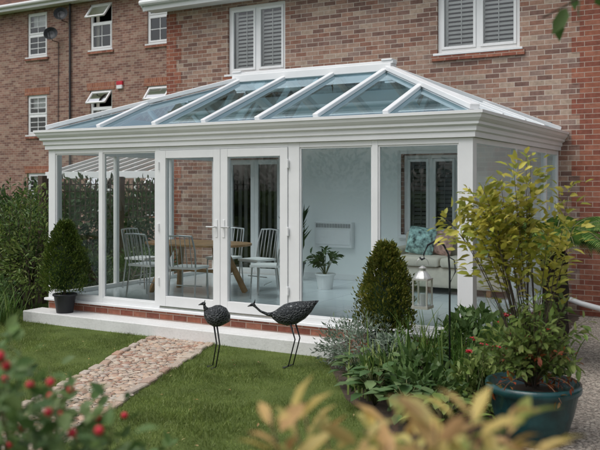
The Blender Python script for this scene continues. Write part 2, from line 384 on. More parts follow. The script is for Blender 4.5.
# ------------------------------------------------------------------ houses
def wall(b,x0,x1,z0,z1,y,ops,mat,rev=.12,revmat=None):
    xs=sorted({x0,x1,*[o[0] for o in ops],*[o[1] for o in ops]}); zs=sorted({z0,z1,*[o[2] for o in ops],*[o[3] for o in ops]})
    for i in range(len(xs)-1):
        for j in range(len(zs)-1):
            cx=(xs[i]+xs[i+1])/2;cz=(zs[j]+zs[j+1])/2
            if any(o[0]<cx<o[1] and o[2]<cz<o[3] for o in ops): continue
            b.quad((xs[i],y,zs[j]),(xs[i+1],y,zs[j]),(xs[i+1],y,zs[j+1]),(xs[i],y,zs[j+1]),mat)
    for (a,c,d,e) in ops:
        m=revmat or mat
        b.quad((a,y,d),(a,y+rev,d),(a,y+rev,e),(a,y,e),m); b.quad((c,y,d),(c,y,e),(c,y+rev,e),(c,y+rev,d),m)
        b.quad((a,y,e),(a,y+rev,e),(c,y+rev,e),(c,y,e),m); b.quad((a,y,d),(c,y,d),(c,y+rev,d),(a,y+rev,d),m)
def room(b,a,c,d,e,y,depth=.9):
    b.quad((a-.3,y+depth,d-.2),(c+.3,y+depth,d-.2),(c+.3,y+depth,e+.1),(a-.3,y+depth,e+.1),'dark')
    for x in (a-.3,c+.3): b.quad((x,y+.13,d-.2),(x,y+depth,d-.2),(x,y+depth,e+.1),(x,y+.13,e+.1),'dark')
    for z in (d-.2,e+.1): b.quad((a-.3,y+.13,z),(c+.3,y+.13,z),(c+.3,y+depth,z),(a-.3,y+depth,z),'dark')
def window(f,g,k,x0,x1,z0,z1,y,cols=2,bars=None,blind='blind',topsplit=None,open_top=()):
    fw=.06; fy0,fy1=y+.05,y+.12
    f.box(x0,fy0,z0,x0+fw,fy1,z1,'upvc'); f.box(x1-fw,fy0,z0,x1,fy1,z1,'upvc')
    f.box(x0+fw,fy0,z0,x1-fw,fy1,z0+fw,'upvc'); f.box(x0+fw,fy0,z1-fw,x1-fw,fy1,z1,'upvc')
    f.box(x0-.05,y-.05,z0-.04,x1+.05,y+.12,z0-.002,'upvc')
    W=(x1-x0-2*fw)/cols
    for i in range(1,cols): f.box(x0+fw+W*i-.035,fy0+.001,z0+fw,x0+fw+W*i+.035,fy1,z1-fw,'upvc')
    for i in range(cols):
        a=x0+fw+W*i+(.035 if i else 0); c=x0+fw+W*(i+1)-(.035 if i<cols-1 else 0)
        zt=z1-fw
        if topsplit:
            zs=z0+(z1-z0)*topsplit; f.box(a,fy0+.002,zs-.03,c,fy1,zs+.03,'upvc')
        s=.045; lo=z0+fw; hi=(zs-.03) if topsplit else zt
        def sash(lo,hi,yy,fb,gb):
            fb.box(a,yy,lo,a+s,yy+.05,hi,'upvc'); fb.box(c-s,yy,lo,c,yy+.05,hi,'upvc')
            fb.box(a+s,yy,lo,c-s,yy+.05,lo+s,'upvc'); fb.box(a+s,yy,hi-s,c-s,yy+.05,hi,'upvc')
            gb.quad((a+s,yy+.025,lo+s),(c-s,yy+.025,lo+s),(c-s,yy+.025,hi-s),(a+s,yy+.025,hi-s),'winglass')
            if bars:
                for q in range(1,bars[0]):
                    x=a+s+(c-a-2*s)*q/bars[0]; fb.box(x-.01,yy+.01,lo+s,x+.01,yy+.04,hi-s,'upvc')
                nz=bars[1]
                for q in range(1,nz):
                    z=lo+s+(hi-lo-2*s)*q/nz; fb.box(a+s,yy+.012,z-.01,c-s,yy+.038,z+.01,'upvc')
        sash(lo,hi,fy0-.015,f,g)
        if topsplit:
            if i in open_top:
                zl=zs+.03; h=zt-zl; ang=math.radians(38); hy=fy0-.02
                def R(x,dz,t=0): return (x,hy-math.sin(ang)*dz+t*math.cos(ang),zt-math.cos(ang)*dz+t*math.sin(ang))
                for (p,q) in (((a+.02,0),(a+.02,h)),((c-.02,0),(c-.02,h)),((a,h-.02),(c,h-.02)),((a,.02),(c,.02))):
                    f.beam(R(*p),R(*q),.05,.045,'upvc',up=(0,-math.cos(ang),-math.sin(ang)) if p[0]==q[0] else (0,math.cos(ang),-math.sin(ang)))
                g.quad(R(a,0),R(c,0),R(c,h),R(a,h),'winglass')
            else: sash(zs+.03,zt,fy0-.015,f,g)
    if blind:
        for i in range(cols):
            a=x0+fw+W*i+.03; c=x0+fw+W*(i+1)-.03; yy=y+.135
            k.box(a,yy,z0+.05,a+.045,yy+.025,z1-.05,blind); k.box(c-.045,yy,z0+.05,c,yy+.025,z1-.05,blind)
            k.box((a+c)/2-.006,yy-.012,z0+.1,(a+c)/2+.006,yy-.004,z1-.1,blind)
            z=z0+.11
            while z<z1-.12:
                k.add([(a+.046,yy-.002,z),(c-.046,yy-.002,z),(c-.046,yy+.034,z+.047),(a+.046,yy+.034,z+.047)],[(0,1,2,3)],blind); z+=.068
HY=4.0
house=empty('brick_house')
f=B();g=B();k=B();wl=B()
ops=[(.3,1.53,3.62,4.86),(4.34,5.65,3.68,4.92),(.3,1.42,0.0,2.06),(3.76,4.68,.8,2.08)]
HX0,HX1=-1.12,9.6
wall(wl,HX0,HX1,GZ,4.95,HY,ops,'brick')
wl.quad((HX0,HY,GZ),(HX0,HY,4.95),(HX0,12,4.95),(HX0,12,GZ),'brick'); wl.quad((HX1,HY,GZ),(HX1,12,GZ),(HX1,12,4.95),(HX1,HY,4.95),'brick')
wl.quad((HX0,12,GZ),(HX0,12,4.95),(HX1,12,4.95),(HX1,12,GZ),'brick')
for o in ops: room(wl,*o,HY)
for x in (HX0,HX1): wl.add([(x,HY,4.95),(x,12,4.95),(x,8,8.1)],[(0,1,2)],'brick')
def band(xa,xb,ta,tb):
    z=GZ;i=0
    while z<4.85:
        d=.115 if i%2 else 0
        wl.box(xa-(d if ta else 0),HY-.006,z,xb+(d if tb else 0),HY+.1,min(z+.225,4.93),'brick_red'); z+=.225;i+=1
band(HX0-.006,HX0+.225,False,True); band(6.52,7.1,True,True)
window(f,g,k,.3,1.53,3.62,4.86,HY,2,None,'blind'); window(f,g,k,4.34,5.65,3.68,4.92,HY,2,None,'blind')
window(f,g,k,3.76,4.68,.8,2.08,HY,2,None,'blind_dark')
for (a,c,z) in ((.3,1.53,3.62),(4.34,5.65,3.68)): wl.box(a-.08,HY-.045,z-.12,c+.08,HY+.02,z-.045,'brick_red')
for (a,c) in ((.3,.86),(.862,1.42)):
    f.box(a,HY+.03,0,a+.08,HY+.1,2.06,'upvc');f.box(c-.08,HY+.03,0,c,HY+.1,2.06,'upvc')
    f.box(a+.08,HY+.03,0,c-.08,HY+.1,.1,'upvc');f.box(a+.08,HY+.03,1.97,c-.08,HY+.1,2.06,'upvc')
    g.quad((a+.08,HY+.06,.1),(c-.08,HY+.06,.1),(c-.08,HY+.06,1.97),(a+.08,HY+.06,1.97),'winglass')
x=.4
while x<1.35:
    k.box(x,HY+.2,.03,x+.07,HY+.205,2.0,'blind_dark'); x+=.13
wl.build('walls',house); f.build('window_frames',house,bevel=.004); g.build('window_glass',house); k.build('blinds',house)
r=B()
r.box(HX0-.3,HY-.32,4.93,HX1+.3,HY-.001,4.955,'upvc_in')
r.box(HX0-.3,HY-.345,4.91,HX1+.3,HY-.322,5.08,'upvc')
r.tube([(HX0-.32,HY-.40,5.05),(HX1+.32,HY-.40,5.05)],.055,'upvc',10)
ry0,rz0,ry1,rz1=HY-.36,5.07,8,8.35
for (ya,za,yb,zb) in ((ry0,rz0,ry1,rz1),(12.36,rz0,ry1,rz1)):
    r.quad((HX0-.35,ya,za),(HX1+.35,ya,za),(HX1+.35,yb,zb),(HX0-.35,yb,zb),'tile')
for x in (HX0-.33,HX1+.31):
    r.beam((x,HY-.34,4.98),(x,8,8.22),.03,.18,'upvc'); r.beam((x,12.34,4.98),(x,8,8.22),.03,.18,'upvc')
r.build('roof',house)
p=B(); p.tube([(6.28,HY-.10,-.02),(6.55,HY-.12,-.10),(7.05,HY-.14,-.20)],.04,'upvc',10); p.build('waste_pipe',house,smooth=True)
# neighbour terrace
nb=empty('neighbour_brick_house'); wl=B();f=B();g=B();k=B(); NY=10.9
cols_=[(-19.0,-18.0),(-15.9,-14.95),(-12.8,-11.86),(-9.92,-8.98),(-7.55,-6.6),(-4.6,-3.65)]
ops=[]
for a,c in cols_: ops+= [(a,c,5.9,7.38),(a,c,3.28,4.62),(a,c,.7,2.0)]
wall(wl,-26,-2,GZ,7.5,NY,ops,'brick_far')
wl.quad((-2,NY,GZ),(-2,19,GZ),(-2,19,7.5),(-2,NY,7.5),'brick_far'); wl.quad((-26,NY,GZ),(-26,NY,7.5),(-26,19,7.5),(-26,19,GZ),'brick_far')
wl.quad((-26,19,GZ),(-26,19,7.5),(-2,19,7.5),(-2,19,GZ),'brick_far')
for x in (-2,-26): wl.add([(x,NY,7.5),(x,19,7.5),(x,14.95,10.8)],[(0,1,2)],'brick_far')
for i,o in enumerate(ops):
    room(wl,*o,NY); ix=i//3; lv=i%3
    if ix in (3,4): window(f,g,k,*o,NY,1,(2,2),None,.58,(0,) if not(ix==4 and lv==0) else ())
    else: window(f,g,k,*o,NY,1,(2,3),None,.5)
    if lv>0: wl.box(o[0]-.12,NY-.012,o[3]+.001,o[1]+.12,NY+.05,o[3]+.235,'soldier')
    wl.box(o[0]-.08,NY-.045,o[2]-.12,o[1]+.08,NY+.02,o[2]-.045,'brick_red')
    cx0,cx1=o[0]+.08,o[1]-.08
    if ix%2==0: k.box(cx0,NY+.2,o[3]-.45,cx1,NY+.21,o[3]-.05,'blind')
    else:
        k.box(cx0,NY+.2,o[2]+.05,cx0+.13,NY+.22,o[3]-.05,'sofa'); k.box(cx1-.13,NY+.2,o[2]+.05,cx1,NY+.22,o[3]-.05,'sofa')
wl.build('walls',nb); f.build('window_frames',nb); g.build('window_glass',nb); k.build('curtains',nb)
r=B(); r.box(-26.3,NY-.35,7.49,-1.7,NY-.001,7.515,'upvc_in'); r.box(-26.3,NY-.375,7.47,-1.7,NY-.352,7.66,'upvc')
r.tube([(-26.3,NY-.43,7.62),(-1.7,NY-.43,7.62)],.06,'upvc',10)
for ya,yb in ((NY-.4,14.95),(19.4,14.95)): r.quad((-26.4,ya,7.64),(-1.6,ya,7.64),(-1.6,yb,11.1),(-26.4,yb,11.1),'tile')
r.tube([(-10.75,NY-.06,7.5),(-10.75,NY-.06,GZ)],.035,'pot',8)
r.tube([(-11.3,NY-.03,6.3),(-11.32,NY-.03,3.0),(-11.3,NY-.03,GZ)],.012,'pot',6)
r.build('roof',nb)
def dish(x,z):
    b=B(); b.tube([(x,NY-.02,z),(x,NY-.25,z+.02),(x+.02,NY-.3,z+.15)],.015,'darkmetal',6)
    n=16; c=Vector((x+.03,NY-.34,z+.22)); ax=Vector((.5,-.8,.3)).normalized(); a=ax.cross(Vector((0,0,1))).normalized(); e=a.cross(ax)
    vs=[c-ax*.05]; 
    for rr,dd in ((.12,-.03),(.23,.04)):
        for j in range(n): t=6.2832*j/n; vs.append(c+ax*dd+a*rr*math.cos(t)+e*rr*math.sin(t))
    fs=[(0,1+j,1+(j+1)%n) for j in range(n)]+[(1+j,1+n+j,1+n+(j+1)%n,1+(j+1)%n) for j in range(n)]
    b.add(vs,fs,'darkmetal'); b.tube([tuple(c-e*.2),tuple(c+ax*.28)],.01,'darkmetal',5); b.build('satellite_dish',nb)
dish(-10.9,6.9); dish(-11.35,6.3)
b=B(); b.box(-8.75,NY-.07,4.72,-8.5,NY-.002,4.84,'berry'); b.box(-8.74,NY-.075,4.60,-8.51,NY-.002,4.718,'upvc'); b.build('alarm_box',nb,bevel=.01)
# ------------------------------------------------------------------ conservatory
con=empty('conservatory'); f=B(); g=B()
W_=6.22; Dp=3.995; T=.07; H=2.1
def post_f(x0,x1,y0=0,y1=T): f.box(x0,y0,0,x1,y1,H,'upvc')
post_f(0,.13,0,.13); post_f(W_-.155,W_,0,.13)
vert=[(.13,.965),(1.035,1.955),(4.13,5.065),(5.135,W_-.155)]
post_f(.965,1.035); post_f(1.955,2.03); post_f(3.98,4.13); post_f(5.065,5.135)
for a,c in vert:
    f.box(a,0.002,0,c,T-.002,.065,'upvc'); f.box(a,.002,H-.06,c,T-.002,H,'upvc')
    for (x0,x1,z0,z1) in ((a,a+.018,.065,H-.06),(c-.018,c,.065,H-.06),(a+.018,c-.018,.065,.083),(a+.018,c-.018,H-.078,H-.06)):
        f.box(x0,.014,z0,x1,.056,z1,'upvc')
    g.quad((a+.01,.035,.07),(c-.01,.035,.07),(c-.01,.035,H-.07),(a+.01,.035,H-.07),'glass')
f.box(2.03,.002,H-.05,3.98,T-.002,H,'upvc'); f.box(2.03,.002,0,3.98,T-.002,.03,'metal')
for a,c,hx in ((2.034,3.003,2.95),(3.009,3.976,3.06)):
    s=.105; lo,hi=.034,H-.054
    f.box(a,-.014,lo,a+s,T-.01,hi,'upvc'); f.box(c-s,-.014,lo,c,T-.01,hi,'upvc')
    f.box(a+s,-.012,lo,c-s,T-.012,lo+.13,'upvc'); f.box(a+s,-.012,hi-.10,c-s,T-.012,hi,'upvc')
    g.quad((a+s-.005,.03,lo+.12),(c-s+.005,.03,lo+.12),(c-s+.005,.03,hi-.09),(a+s-.005,.03,hi-.09),'glass')
    f.box(hx-.018,-.022,.95,hx+.018,-.0145,1.17,'upvc'); sg=-1 if hx<3 else 1
    f.tube([(hx,-.02,1.08),(hx,-.065,1.08),(hx+sg*.12,-.07,1.08)],.011,'metal',8)
for z in (.35,1.05,1.85):
    f.tube([(2.03,-.022,z-.05),(2.03,-.022,z+.05)],.014,'upvc',8); f.tube([(3.985,-.022,z-.05),(3.985,-.022,z+.05)],.014,'upvc',8)
for X0,X1,gx in ((0,T,.035),(W_-T,W_,W_-.035)):
    ys=[.13,1.35,2.7,Dp] if X0==0 else [.13,1.7,3.25,Dp]
    for i in range(3):
        a=ys[i]+(.03 if i else 0); c=ys[i+1]-(.03 if i<2 else .07)
        f.box(X0+.002,a,0,X1-.002,c,.065,'upvc'); f.box(X0+.002,a,H-.06,X1-.002,c,H,'upvc')
        g.quad((gx,a,.06),(gx,c,.06),(gx,c,H-.06),(gx,a,H-.06),'glass')
        f.box(X0,c,0,X1,c+(.06 if i<2 else .07),H,'upvc')
f.build('frames',con,bevel=.004); g.build('glazing',con)
prof=[(0,2.102),(.035,2.102),(.035,2.155),(.055,2.17),(.055,2.215),(.075,2.225),(.09,2.235),(.09,2.262),(.105,2.275),(.125,2.30),(.135,2.335),(.15,2.34),(.15,2.372),(.13,2.375),(.12,2.35),(-.05,2.35),(-.07,2.102),(0,2.102)]
e=B(); n=len(prof)
vs=[];fs=[]
for (o_,z) in prof: vs+=[(-o_,Dp,z),(-o_,-o_,z),(W_+o_,-o_,z),(W_+o_,Dp,z)]
for i in range(n-1):
    for j in range(3): a=i*4+j; fs.append((a,a+1,a+5,a+4))
fs.append(tuple(i*4 for i in range(n-1))); fs.append(tuple(i*4+3 for i in range(n-1))[::-1])
e.add(vs,fs,'upvc'); e.box(.07,Dp-.15,2.2,W_-.07,Dp-.005,2.38,'upvc')
e.box(.1,Dp-.03,2.381,W_-.1,Dp+.002,2.53,'lead')
e.build('eaves_gutter',con)
RZ0,RZ1=2.37,3.17; A=(1.95,2.0);Bx=(4.36,2.0)
c0=(-.03,-.03);c1=(W_+.03,-.03);c2=(W_+.03,Dp-.1);c3=(-.03,Dp-.1)
rg=B()
def P3(p,z): return (p[0],p[1],z)
rg.quad(P3(c0,RZ0),P3(c1,RZ0),P3(Bx,RZ1),P3(A,RZ1),'roofglass'); rg.add([P3(c1,RZ0),P3(c2,RZ0),P3(Bx,RZ1)],[(0,1,2)],'roofglass')
rg.quad(P3(c2,RZ0),P3(c3,RZ0),P3(A,RZ1),P3(Bx,RZ1),'roofglass'); rg.add([P3(c3,RZ0),P3(c0,RZ0),P3(A,RZ1)],[(0,1,2)],'roofglass')
rg.build('roof_glass',con)
rb=B()
def bar(p,q,w=.072):
    up=.028; rb.beam((p[0],p[1],p[2]+up),(q[0],q[1],q[2]+up),w,.05,'upvc'); rb.beam((p[0],p[1],p[2]-.045),(q[0],q[1],q[2]-.045),w*.8,.08,'upvc')
for c,t in ((c0,A),(c1,Bx),(c2,Bx),(c3,A)):
    rb.beam((c[0],c[1],RZ0+.045),(t[0],t[1],RZ1+.045),.11,.06,'upvc'); rb.beam((c[0],c[1],RZ0-.04),(t[0],t[1],RZ1-.04),.07,.08,'upvc')
s=(RZ1-RZ0)
for i in range(4):
    x=A[0]+(Bx[0]-A[0])*i/3
    for yy in (c0[1],c2[1]): bar((x,yy,RZ0),(x,2.0,RZ1))
for x in (.98,): 
    t=(x-c0[0])/(A[0]-c0[0]); bar((x,c0[1],RZ0),(x,c0[1]+(2.0-c0[1])*t,RZ0+s*t)); bar((x,c2[1],RZ0),(x,c2[1]+(2.0-c2[1])*t,RZ0+s*t))
    x2=W_-x; bar((x2,c0[1],RZ0),(x2,c0[1]+(2.0-c0[1])*t,RZ0+s*t)); bar((x2,c2[1],RZ0),(x2,c2[1]+(2.0-c2[1])*t,RZ0+s*t))
for y in (1.0,2.0,3.0):
    t=(y-c0[1])/(2.0-c0[1]) if y<=2 else (c2[1]-y)/(c2[1]-2.0)
    bar((c0[0],y,RZ0),(c0[0]+(A[0]-c0[0])*t,y,RZ0+s*t)); bar((c1[0],y,RZ0),(c1[0]+(Bx[0]-c1[0])*t,y,RZ0+s*t))
rb.box(A[0]-.1,1.90,RZ1-.02,Bx[0]+.1,2.10,RZ1+.085,'upvc'); rb.box(A[0]-.12,1.93,RZ1+.086,Bx[0]+.12,2.07,RZ1+.125,'upvc')
rb.box(Bx[0]-.05,1.915,RZ1+.126,Bx[0]+.11,2.085,RZ1+.15,'upvc'); rb.box(A[0]-.11,1.915,RZ1+.126,A[0]+.05,2.085,RZ1+.15,'upvc')
rb.build('roof_bars',con,bevel=.006)
bs=B()
bs.box(-.04,-.05,-.035,W_+.04,.12,-.001,'upvc'); bs.box(-.04,.121,-.035,.12,Dp,-.001,'upvc'); bs.box(W_-.12,.121,-.035,W_+.04,Dp,-.001,'upvc')
bs.build('sill',con,bevel=.005)
bs=B(); bs.box(0.0,0.0,GZ-.05,W_,Dp,-.037,'brick_red'); bs.build('plinth',con)
bs=B(); bs.box(-.12,-.36,GZ-.03,4.76,-.003,-.15,'ledge'); bs.build('step',con,bevel=.01)
bs=B(); bs.quad((.07,.07,.004),(W_-.07,.07,.004),(W_-.07,Dp,.004),(.07,Dp,.004),'floor'); bs.build('floor',con)
bs=B(); y0=Dp-.03
xs=[(.075,.28,0,2.2),(.28,1.44,2.08,2.2),(1.44,3.72,0,2.2),(3.72,4.72,0,.76),(3.72,4.72,2.12,2.2),(4.72,W_-.075,0,2.2)]
for a,c,z0,z1 in xs: bs.box(a,y0,z0+.005,c,Dp-.002,z1,'plaster')
bs.box(1.49,y0-.015,.005,3.72,y0-.001,.1,'upvc'); bs.box(3.70,y0-.06,.745,4.74,y0-.001,.769,'upvc')
for (a,c,z0,z1) in ((3.68,3.74,.77,2.14),(4.70,4.76,.77,2.14),(3.741,4.699,2.10,2.14),(.24,.30,.005,2.1),(1.42,1.48,.1,2.1)): bs.box(a,y0-.012,z0,c,y0-.001,z1,'upvc')
bs.build('plaster_wall',con)
# ------------------------------------------------------------------ furniture
rd=B(); rd.box(2.2,Dp-.14,.55,2.9,Dp-.04,.98,'upvc')
for i in range(22): rd.box(2.23+i*.03,Dp-.147,.88,2.247+i*.03,Dp-.1405,.95,'blind_dark')
rd.box(2.22,Dp-.15,.60,2.88,Dp-.1405,.84,'upvc'); rd.build('wall_heater',bevel=.008)
sf=empty('sofa'); b=B()
b.box(3.95,3.0,.10,5.55,3.85,.40,'sofa'); b.box(3.95,3.62,.40,5.55,3.88,.88,'sofa')
b.box(3.80,2.98,.10,4.0,3.9,.64,'sofa'); b.box(5.5,2.98,.10,5.72,3.9,.64,'sofa')
b.build('body',sf,bevel=.06,smooth=True,segs=3)
b=B(); b.box(4.01,2.95,.405,4.74,3.6,.54,'sofa'); b.box(4.76,2.95,.405,5.49,3.6,.54,'sofa'); b.build('seat_cushions',sf,bevel=.045,smooth=True,segs=3)
def cushion(x,y,z,s,m,rot):
    b=B(); n=9; vs=[];fs=[]
    for sd in (1,-1):
        for i in range(n):
            for j in range(n):
                a=i/(n-1)*2-1;c=j/(n-1)*2-1; t=.09*(1-a*a)**.5*(1-c*c)**.5
                vs.append(Vector((a*s/2,sd*t,c*s/2)))
    for q in (0,n*n):
        for i in range(n-1):
            for j in range(n-1): fs.append((q+i*n+j,q+(i+1)*n+j,q+(i+1)*n+j+1,q+i*n+j+1))
    R=Matrix.Translation((x,y,z))@Matrix.Rotation(rot,4,'Z')@Matrix.Rotation(-.3,4,'X')@Matrix.Rotation(.15,4,'Y')
    b.add([R@v for v in vs],fs,m); b.build('scatter_cushion',sf,smooth=True)
cushion(4.3,3.42,.75,.42,'cush',.2); cushion(4.62,3.5,.72,.36,'cush2',-.2); cushion(5.2,3.45,.74,.42,'cush',-.3)
b=B(); 
for x in (4.05,5.45):
    for y in (3.1,3.75): b.box(x-.03,y-.03,.005,x+.03,y+.03,.1,'wood')
b.build('feet',sf)
tb=B(); n=28; tx,ty=1.55,1.45
vs=[(tx+.85*math.copysign(abs(math.cos(6.2832*j/n))**.7,math.cos(6.2832*j/n)),ty+.47*math.copysign(abs(math.sin(6.2832*j/n))**.7,math.sin(6.2832*j/n)),z) for z in (.715,.75) for j in range(n)]
tb.add(vs,[tuple(range(n))[::-1],tuple(range(n,2*n))]+[(j,(j+1)%n,n+(j+1)%n,n+j) for j in range(n)],'wood')
for sx in (-1,1):
    for sy in (-1,1):
        tb.beam((tx+sx*.62,ty+sy*.34,.006),(tx+sx*.38,ty+sy*.10,.714),.09,.05,'wood',up=(1,0,0))
    tb.box(tx+sx*.45-.03,ty-.2,.3,tx+sx*.45+.03,ty+.2,.36,'wood')
tb.box(tx-.42,ty-.03,.31,tx+.42,ty+.03,.355,'wood'); tb.build('dining_table',bevel=.006)
def chair(x,y,rot):
    b=B(); R=Matrix.Translation((x,y,.006))@Matrix.Rotation(rot,4,'Z')
    def t(pts,r=.012,m='metal'): b.tube([tuple(R@Vector(p)) for p in pts],r,m,7)
    for s_ in (-1,1):
        t([(s_*.2,-.2,0),(s_*.19,-.18,.45)]); t([(s_*.2,.24,0),(s_*.19,.18,.45),(s_*.2,.22,.70),(s_*.18,.28,.90)])
    t([(-.18,.28,.9),(0,.30,.91),(.18,.28,.9)])
    for i in range(5): xx=-.14+i*.07; t([(xx,.19,.47),(xx,.28,.90)],.006)
    t([(-.19,-.18,.44),(.19,-.18,.44)]); t([(-.2,.0,.2),(.2,.0,.2)],.007)
    vs=[R@Vector((a,c,z)) for z in (.445,.475) for a,c in ((-.21,-.21),(.21,-.21),(.20,.2),(-.20,.2))]
    b.add(vs,[(3,2,1,0),(4,5,6,7),(0,1,5,4),(1,2,6,5),(2,3,7,6),(3,0,4,7)],'blind'); b.build('dining_chair',smooth=False)
chair(.45,1.5,math.pi/2); chair(1.2,.75,math.pi); chair(1.95,.72,math.pi+.2); chair(2.75,1.5,-math.pi/2+.3); chair(1.5,2.2,0); chair(2.15,2.15,-.2)
def potlathe(b,c,r,h,m,rim=.02):
    b.lathe(c,[(0.001,.0),(r*.72,.0),(r*.95,h*.9),(r*1.06,h*.9),(r*1.06,h),(r*.93,h),(r*.9,h*.88),(.001,h*.88)],m,24)
b=B(); potlathe(b,(3.0,2.75,.005),.15,.24,'upvc_in'); o=b.build('potted_houseplant')
sp=[((3.0,2.75,.2),(3.0+random.uniform(-.22,.22),2.75+random.uniform(-.22,.22),random.uniform(.4,.62)),(0,0,.1)) for _ in range(18)]
sprigs('stems',sp,.13,.5,'dark_leaf',per=6,start=.5,parent=o)
b=B(); potlathe(b,(2.0,3.55,.005),.17,.3,'pot'); o=b.build('potted_houseplant')
P=[];D=[]
for i in range(40):
    P.append((2.0+random.uniform(-.05,.05),3.55+random.uniform(-.05,.05),random.uniform(.3,.8))); a=random.uniform(0,6.28); D.append((math.cos(a)*.4,math.sin(a)*.4,1))
leaves('leaves',P,D,.55,.1,'dark_leaf',o,RICH)
b=B(); b.tube([(2.0,3.55,.25),(2.0,3.55,.85)],.03,'bark'); b.build('trunk',o)
# ------------------------------------------------------------------ topiaries
def topiary(x,y,zb,pr,ph,z0,h,R,mat,rag):
    b=B(); potlathe(b,(x,y,zb),pr,ph,'pot'); b.tube([(x,y,zb+ph*.8),(x,y,z0+.3)],.02,'bark')
    b.lathe((x,y,z0),[(.001,.03),(R*.55,.06),(R*.72,h*.25),(R*.55,h*.55),(R*.2,h*.85),(.001,h*.93)],'dark_leaf',20,.05)
    o=b.build('potted_conifer_topiary',smooth=True)
    n=10000; t=rng.random(n)**.75; a=rng.uniform(0,6.283,n)
    rad=R*np.sin(np.clip(.13+.87*(1-t),0,1)*math.pi*.60)*np.where(t<.12,.75+t*2,1)
    rad=rad*(1+rag*np.sin(a*5+t*9)+rag*.8*np.sin(a*9-t*17)+rag*.6*np.sin(a*4+t*31)); rad*=(.72+.34*rng.random(n)+.2*(rng.random(n)>.92))*(1-.12*(t>.95))
    P=np.stack([x+rad*np.cos(a),y+rad*np.sin(a),z0+t*h+rng.normal(size=n)*.02],1)
    D=np.stack([np.cos(a),np.sin(a),np.full(n,1.2)],1)+rng.normal(size=(n,3))*.5
    leaves('leaves',P,D,.036*rng.uniform(.6,1.5,n),.42,mat,o)
topiary(.52,-.19,-.15,.155,.26,.13,.95,.29,'box_leaf',.08)
topiary(5.46,-.50,GZ,.19,.36,.08,.90,.265,'box_leaf2',.11)
# ------------------------------------------------------------------ guinea fowl sculptures
rv=Vector((.866,.5,0)); dv=Vector((-.5,.866,0))
def bird(c,ax,kind):
    b=B(); ax=Vector(ax).normalized(); c=Vector(c); z=Vector((0,0,1)); sd=ax.cross(z)
    def q(a,h,s=0): return tuple(c+ax*a+z*h+sd*s)
    m='birdmetal'
    if kind==0:
        b.tube([q(-.265,.695),q(-.22,.672),q(-.16,.635),q(-.09,.60),q(0,.565),q(.08,.545),q(.15,.54),q(.20,.548),q(.225,.56)],[.004,.028,.065,.098,.118,.112,.082,.045,.022],m,18,.75)
        b.tube([q(.20,.55),q(.27,.555),q(.34,.585),q(.39,.63),q(.41,.65)],[.03,.017,.012,.012,.018],m,8)
        b.tube([q(.40,.655),q(.425,.655),q(.475,.635)],[.02,.018,.003],m,8)
        b.tube([q(.405,.67),q(.395,.71)],[.010,.002],m,5)
        for a,s_ in ((-.02,.045),(.03,-.045)):
            b.tube([q(a,.47,s_),q(a-.05,.30,s_),q(a+.02,.02,s_)],[.010,.007,.006],'darkmetal',6)
            for t in (-.5,0,.5): b.tube([q(a+.02,.02,s_),q(a+.08,.006,s_+t*.06)],.005,'darkmetal',5)
    else:
        b.tube([q(-.14,.48),q(-.115,.50),q(-.07,.525),q(-.01,.54),q(.045,.56),q(.085,.585),q(.105,.61)],[.012,.06,.102,.118,.104,.066,.03],m,20,.9)
        b.tube([q(.095,.60),(q(.118,.635)),q(.125,.665)],[.034,.018,.015],m,8)
        b.tube([q(.115,.665),q(.135,.675),q(.185,.66)],[.018,.017,.003],m,8)
        b.tube([q(.125,.68),q(.115,.71)],[.009,.002],m,5)
        for a,s_ in ((.02,.05),(.0,-.05)):
            b.tube([q(a,.46,s_),q(a-.03,.25,s_),q(a+.01,.02,s_)],[.010,.007,.006],'darkmetal',6)
            for t in (-.5,0,.5): b.tube([q(a+.01,.02,s_),q(a+.07,.006,s_+t*.06)],.005,'darkmetal',5)
    b.build('guinea_fowl_sculpture',smooth=True)
bird((4.60,-.94,GZ),tuple(-rv),0)
bird((3.92,-1.36,GZ),(-.72,-.68,0),1)
# ------------------------------------------------------------------ lantern & hook
hp=Vector((6.5,-1.5,0)); b=B()
def q(a,z): return (hp.x+rv.x*a,hp.y+rv.y*a,z)
b.tube([q(0,-.34),q(0,.85),q(-.01,1.0),q(-.05,1.08),q(-.12,1.12),q(-.19,1.08),q(-.225,1.0),q(-.22,.965),q(-.24,.955),q(-.26,.975)],.009,'darkmetal',8)
b.tube([q(0,.75),q(.05,.85),q(.04,.95),q(-.01,.98)],.006,'darkmetal',6)
hk=b.build('shepherds_hook',smooth=True)
b=B(); lx,ly=q(-.235,0)[:2]
s=.062; z0=.56; z1=.78
b.box(lx-s-.012,ly-s-.012,z0-.025,lx+s+.012,ly+s+.012,z0,'silver'); b.box(lx-s-.008,ly-s-.008,z1,lx+s+.008,ly+s+.008,z1+.014,'silver')
for sx in (-1,1):
    for sy in (-1,1): b.box(lx+sx*s-.006*1,ly+sy*s-.006,z0,lx+sx*s+.006,ly+sy*s+.006,z1,'silver')
for sy in (-1,1):
    b.quad((lx-s,ly+sy*s,z0),(lx+s,ly+sy*s,z0),(lx+s,ly+sy*s,z1),(lx-s,ly+sy*s,z1),'winglass'); b.quad((lx+sy*s,ly-s,z0),(lx+sy*s,ly+s,z0),(lx+sy*s,ly+s,z1),(lx+sy*s,ly-s,z1),'winglass')
t=z1+.015
b.lathe((lx,ly,t),[(.075,0),(.07,.012),(.045,.05),(.028,.065),(.028,.085),(.036,.088),(.012,.105),(.001,.11)],'silver',12)
b.tube([(lx+.05*math.cos(a)*rv.x,ly+.05*math.cos(a)*rv.y,t+.13+.045*math.sin(a)) for a in np.linspace(-.4,math.pi+.4,14)],.004,'silver',6)
b.tube([(lx,ly,z0),(lx,ly,z0+.1)],.025,'upvc_in',12)
b.build('hanging_lantern')
